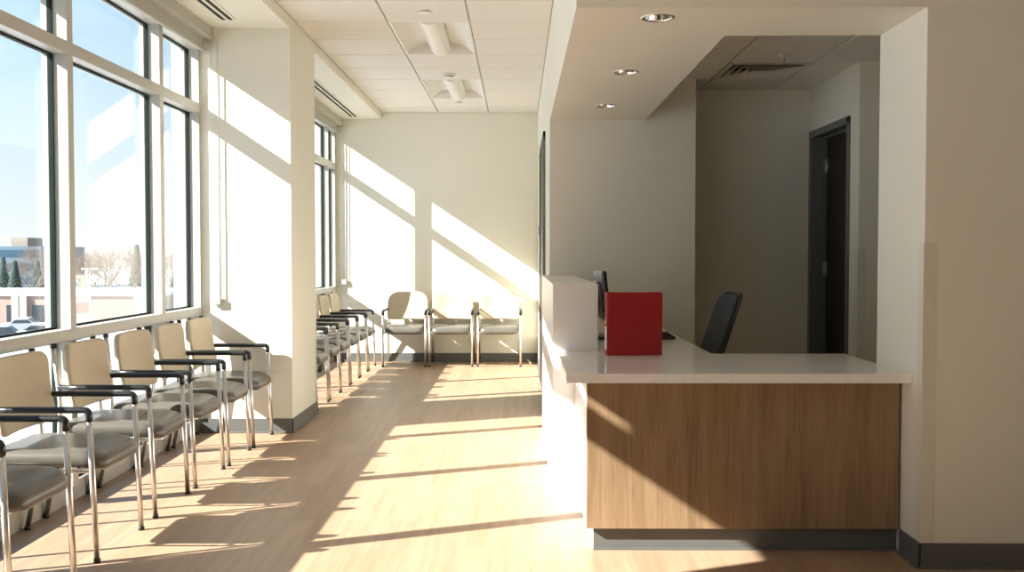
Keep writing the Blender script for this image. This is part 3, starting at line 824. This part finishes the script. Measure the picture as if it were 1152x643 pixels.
# brick parking deck with snow on its parapet
Y = 112
bk = empty('brick_building', (pxX(60, Y), Y, GZ), 0, 'low pink brick building with snow along its parapet', 'building')
xa, xb = pxX(-120, Y)-bk.location.x, pxX(178, Y)-bk.location.x
zt_ = pxZ(333, Y) - GZ
MB().box(xa, xb, 0, 14, -0.5, zt_).build('wall', M['brick'], bk)
s_ = MB(); s_.box(xa-0.2, xb+0.2, -0.3, 14.2, zt_, zt_+0.45, 0.12); s_.build('snow_cap', M['snow'], bk)
for px in (-40, 12, 20, 50, 150):
    xx = pxX(px, Y)-bk.location.x; MB().box(xx, xx+0.9, -0.35, 0, -0.5, zt_-0.02).build('pier', M['concrete'], bk)
for px in (-20, 5, 34, 165):
    xx = pxX(px, Y)-bk.location.x; MB().box(xx, xx+1.3, -0.06, 0.0, 0.6, 2.6).build('opening', M['carglass'], bk)
# upper snow roof behind, white band
Y = 150
b2 = empty('flat_roofed_building', (pxX(130, Y), Y, GZ), 0, 'low tan flat roofed building with a snowy roof behind the brick one', 'building')
xa, xb = pxX(104, Y)-b2.location.x, pxX(150, Y)-b2.location.x; zt_ = pxZ(331, Y)-GZ
MB().box(xa, xb, 0, 12, -0.5, zt_).build('wall', M['tan'], b2)
s_ = MB(); s_.box(xa-0.3, xb+0.3, -0.3, 12.3, zt_, zt_+0.75, 0.2); s_.build('snow_cap', M['snow'], b2)

# street lamp
Y = 104
lp = empty('street_lamp', (pxX(100, Y), Y, GZ), math.radians(10), 'pale street lamp in the snow outside the second pane', 'street lamp')
hh = pxZ(303, Y) - GZ
MB().tube([(0, 0, 0), (0, 0, hh)], [0.11, 0.07], 10).build('pole', M['pole'], lp)
MB().lathe([(0, 0), (0.3, 0), (0.3, 0.6), (0, 0.6)], n=16).build('footing', M['concrete'], lp)
for s_ in (-1, 1):
    MB().box(0.05 if s_ > 0 else -0.85, 0.85 if s_ > 0 else -0.05, -0.18, 0.18, hh-0.05, hh+0.17, 0.04).build('lamp_head', M['concrete'], lp)

# bare trees: branching tubes
def branch(mb, p, d, L, r, depth):
    n = 3; pts = [p]; rs = [r]
    q = p.copy(); dd = d.copy()
    for i in range(n):
        dd = (dd + Vector((random.uniform(-.16, .16), random.uniform(-.16, .16), random.uniform(-.03, .12)))).normalized()
        q = q + dd * (L/n); pts.append(q.copy()); rs.append(r*(1 - 0.5*(i+1)/n))
    mb.tube(pts, rs, 5 if depth > 2 else 3, caps=False)
    if depth == 0: return
    for k in range(random.choice((3, 4)) if depth > 1 else 4):
        t = random.uniform(0.4, 1.0); i = min(n-1, int(t*n)); base_ = pts[i].lerp(pts[i+1], t*n-i)
        ax = Vector((random.uniform(-1, 1), random.uniform(-1, 1), random.uniform(-0.2, 0.5))).normalized()
        nd = (dd*0.75 + ax*0.75).normalized()
        if nd.z < -0.1: nd.z = 0.1; nd.normalize()
        branch(mb, base_, nd, L*random.uniform(0.58, 0.76), r*0.52, depth-1)
def bare_tree(seed):
    random.seed(seed)
    root = empty('bare_tree')
    t = MB(); t.tube([(0, 0, -0.3), (0.1, 0, 1.6), (0.0, 0.1, 3.4)], [0.30, 0.22, 0.17], 8); t.build('trunk', M['bark'], root)
    b_ = MB()
    for k in range(6):
        a = 2*PI*k/6 + random.uniform(-.4, .4)
        branch(b_, Vector((0, 0.05, random.uniform(2.0, 3.3))), Vector((math.cos(a)*0.7, math.sin(a)*0.7, 0.9)).normalized(), 3.2, 0.12, 4)
    b_.build('branches', M['bark'], root)
    return root
tp = [bare_tree(3), bare_tree(11)]
first = [True, True]
TREES = [(110, 136, 0.95, 0, 'bare twiggy tree just right of the street lamp'), (124, 178, 1.15, 1, 'bare twiggy tree behind the snowy flat roof'),
         (143, 146, 0.9, 0, 'bare twiggy tree at the far edge of the second pane'), (92, 164, 1.0, 1, 'bare twiggy tree beside the first mullion'),
         (33, 150, 0.95, 0, 'bare brown tree right of the dark office block'), (50, 200, 1.2, 1, 'bare brown tree against the right edge of the first pane'),
         (166, 195, 1.2, 1, 'bare twiggy tree hidden partly by the second mullion'), (74, 190, 1.1, 0, 'bare tree behind the first mullion'),
         (192, 160, 1.0, 0, 'bare twiggy tree seen through the narrow third pane')]
for i, (px, Y, sc_, k, lab) in enumerate(TREES):
    o = tp[k] if first[k] else copy_tree(tp[k]); first[k] = False
    o.location = (pxX(px, Y), Y, GZ); o.scale = (sc_,)*3; o.rotation_euler = (0, 0, i*1.3)
    tag(o, lab, 'tree', 'bare winter trees outside')
def evergreen():
    random.seed(5)
    root = empty('evergreen_tree')
    MB().tube([(0, 0, -0.3), (0, 0, 7.5)], [0.22, 0.04], 8).build('trunk', M['bark'], root)
    n_ = MB()
    for k in range(220):
        z = 0.8 + 7.0*(k/220); rr = 2.0*(1 - (z-0.8)/7.3) + 0.15; a = k*2.399
        tip = Vector((rr*math.cos(a), rr*math.sin(a), z - 0.25*rr)); w_ = Vector((-math.sin(a), math.cos(a), 0))*(0.35+0.12*rr)
        c0 = Vector((0.05*math.cos(a), 0.05*math.sin(a), z+0.2)); mid = (c0+tip)/2
        vv = [n_._v(c0), n_._v(mid + w_ + Vector((0,0,-0.12))), n_._v(tip), n_._v(mid - w_ + Vector((0,0,-0.12))), n_._v(mid + Vector((0,0,0.16)))]
        for f_ in ((0,1,4),(1,2,4),(2,3,4),(3,0,4),(0,3,2,1)): n_.bm.faces.new([vv[i] for i in f_])
    n_.build('needles', M['ever'], root)
    return root
ev = evergreen(); fe = True
for i, (px, Y, sc_, lab) in enumerate([(2, 162, 1.0, 'dark evergreen at the left edge in front of the office block'), (15, 133, 0.95, 'dark evergreen in front of the office block, right of another'),
                                      (153, 202, 1.3, 'dark evergreen at the right edge of the second pane'), (41, 178, 0.9, 'small evergreen among the bare trees in the first pane'),
                                      (199, 190, 1.1, 'dark evergreen seen through the narrow third pane')]):
    o = ev if fe else copy_tree(ev); fe = False
    o.location = (pxX(px, Y), Y, GZ); o.scale = (sc_,)*3; o.rotation_euler = (0, 0, i*0.7)
    tag(o, lab, 'tree', 'evergreens outside')
# parked cars with snow on their roofs
def car():
    root = empty('car')
    prof = [(-2.2, 0.32), (2.2, 0.32), (2.22, 0.62), (2.0, 0.82), (1.15, 0.92), (0.55, 1.40), (-0.95, 1.42), (-1.6, 0.98), (-2.15, 0.92), (-2.24, 0.60)]
    b_ = MB(); b_.prism(prof, -0.85, 0.85, 0.06, 'y'); b_.build('body', M['cardark'], root)
    w_ = MB()
    for s_ in (-1, 1): w_.prism([(-1.3, 0.98), (0.85, 0.98), (0.45, 1.32), (-0.9, 1.34)], s_*0.845, s_*0.862, 0, 'y')
    w_.build('side_window', M['carglass'], root)
    s = MB(); s.prism([(-0.95, 1.42), (0.55, 1.40), (0.45, 1.54), (-0.85, 1.56)], -0.78, 0.78, 0.05, 'y'); s.prism([(1.2, 0.915), (2.0, 0.825), (1.95, 0.94), (1.3, 1.02)], -0.7, 0.7, 0.03, 'y')
    tag(s.build('snow_cover', M['snow'], root), 'snow lying on the roof and bonnet')
    for x in (-1.35, 1.40):
        for y in (-0.78, 0.78):
            t = MB(); t.tube([(x, y-0.11, 0.33), (x, y+0.11, 0.33)], 0.33, 18); t.build('wheel', M['tyre'], root)
    return root
c0 = car()
CARS = [(2, 96, 'cardark', 0.2, 'dark snow topped car at the left edge of the first pane'), (44, 99, 'carsil', 0.3, 'silver snow topped car at the right edge of the first pane'),
        (22, 108, 'carsil', 3.3, 'silver snow topped car parked against the brick building')]
for i, (px, Y, mk, rz, lab) in enumerate(CARS):
    o = c0 if i == 0 else copy_tree(c0)
    o.location = (pxX(px, Y), Y, GZ - 0.1); o.rotation_euler = (0, 0, rz); tag(o, lab, 'car', 'parked cars outside')
    if mk == 'carsil':
        for ch in [q for q in bpy.data.objects if q.parent == o and q.name.startswith('body')]:
            ch.data = ch.data.copy(); ch.data.materials[0] = M['carsil']

# ------------------------------------------------------------------ light
sun = bpy.data.lights.new('sun', 'SUN'); sun.energy = 19.5; sun.angle = math.radians(0.53); sun.color = (1.0, 0.965, 0.91)
so = bpy.data.objects.new('sun', sun); COL.objects.link(so)
so.rotation_euler = Vector((1.0, 0.42, -0.67)).to_track_quat('-Z', 'Y').to_euler()
so.location = (-20, -8, 14)

wd = bpy.data.worlds.new('sky'); SC.world = wd; wd.use_nodes = True
nt = wd.node_tree; N = nt.nodes; L = nt.links
bg = N['Background']
tc = N.new('ShaderNodeTexCoord'); sep = N.new('ShaderNodeSeparateXYZ'); L.new(tc.outputs['Generated'], sep.inputs[0])
rp = N.new('ShaderNodeValToRGB'); cr = rp.color_ramp
cr.elements[0].position = 0.0; cr.elements[0].color = (0.93, 0.96, 0.985, 1)
cr.elements[1].position = 1.0; cr.elements[1].color = (0.20, 0.40, 0.74, 1)
for p, c in ((0.06, (0.82, 0.92, 1.0)), (0.16, (0.60, 0.82, 1.0)), (0.30, (0.45, 0.72, 1.0))):
    e = cr.elements.new(p); e.color = (*c, 1)
L.new(sep.outputs['Z'], rp.inputs['Fac']); L.new(rp.outputs['Color'], bg.inputs['Color'])
bg.inputs['Strength'].default_value = 1.12

# ------------------------------------------------------------------ camera
cam = bpy.data.cameras.new('camera'); cam.sensor_width = 36.0; cam.lens = 36.0*1120/1152; cam.clip_end = 2000; cam.clip_start = 0.05
co = bpy.data.objects.new('camera', cam); COL.objects.link(co)
co.location = (0, 0, 1.313)
pitch, yaw = math.radians(1.8155), math.radians(0.358)
co.rotation_euler = (PI/2 - pitch, 0, yaw)
SC.camera = co

SC.view_settings.view_transform = 'Standard'
SC.view_settings.look = 'None'
SC.view_settings.exposure = 0.20
SC.view_settings.gamma = 1.0
SC.view_settings.use_curve_mapping = False
SC.cycles.max_bounces = 16; SC.cycles.diffuse_bounces = 8; SC.cycles.glossy_bounces = 4
SC.cycles.transparent_max_bounces = 24
SC.cycles.use_denoising = True; SC.cycles.denoising_prefilter = 'ACCURATE'
SC.cycles.use_adaptive_sampling = False
SC.cycles.use_guiding = True; SC.cycles.guiding_training_samples = 32
SC.cycles.caustics_reflective = False; SC.cycles.caustics_refractive = False
SC.cycles.sample_clamp_indirect = 8.0
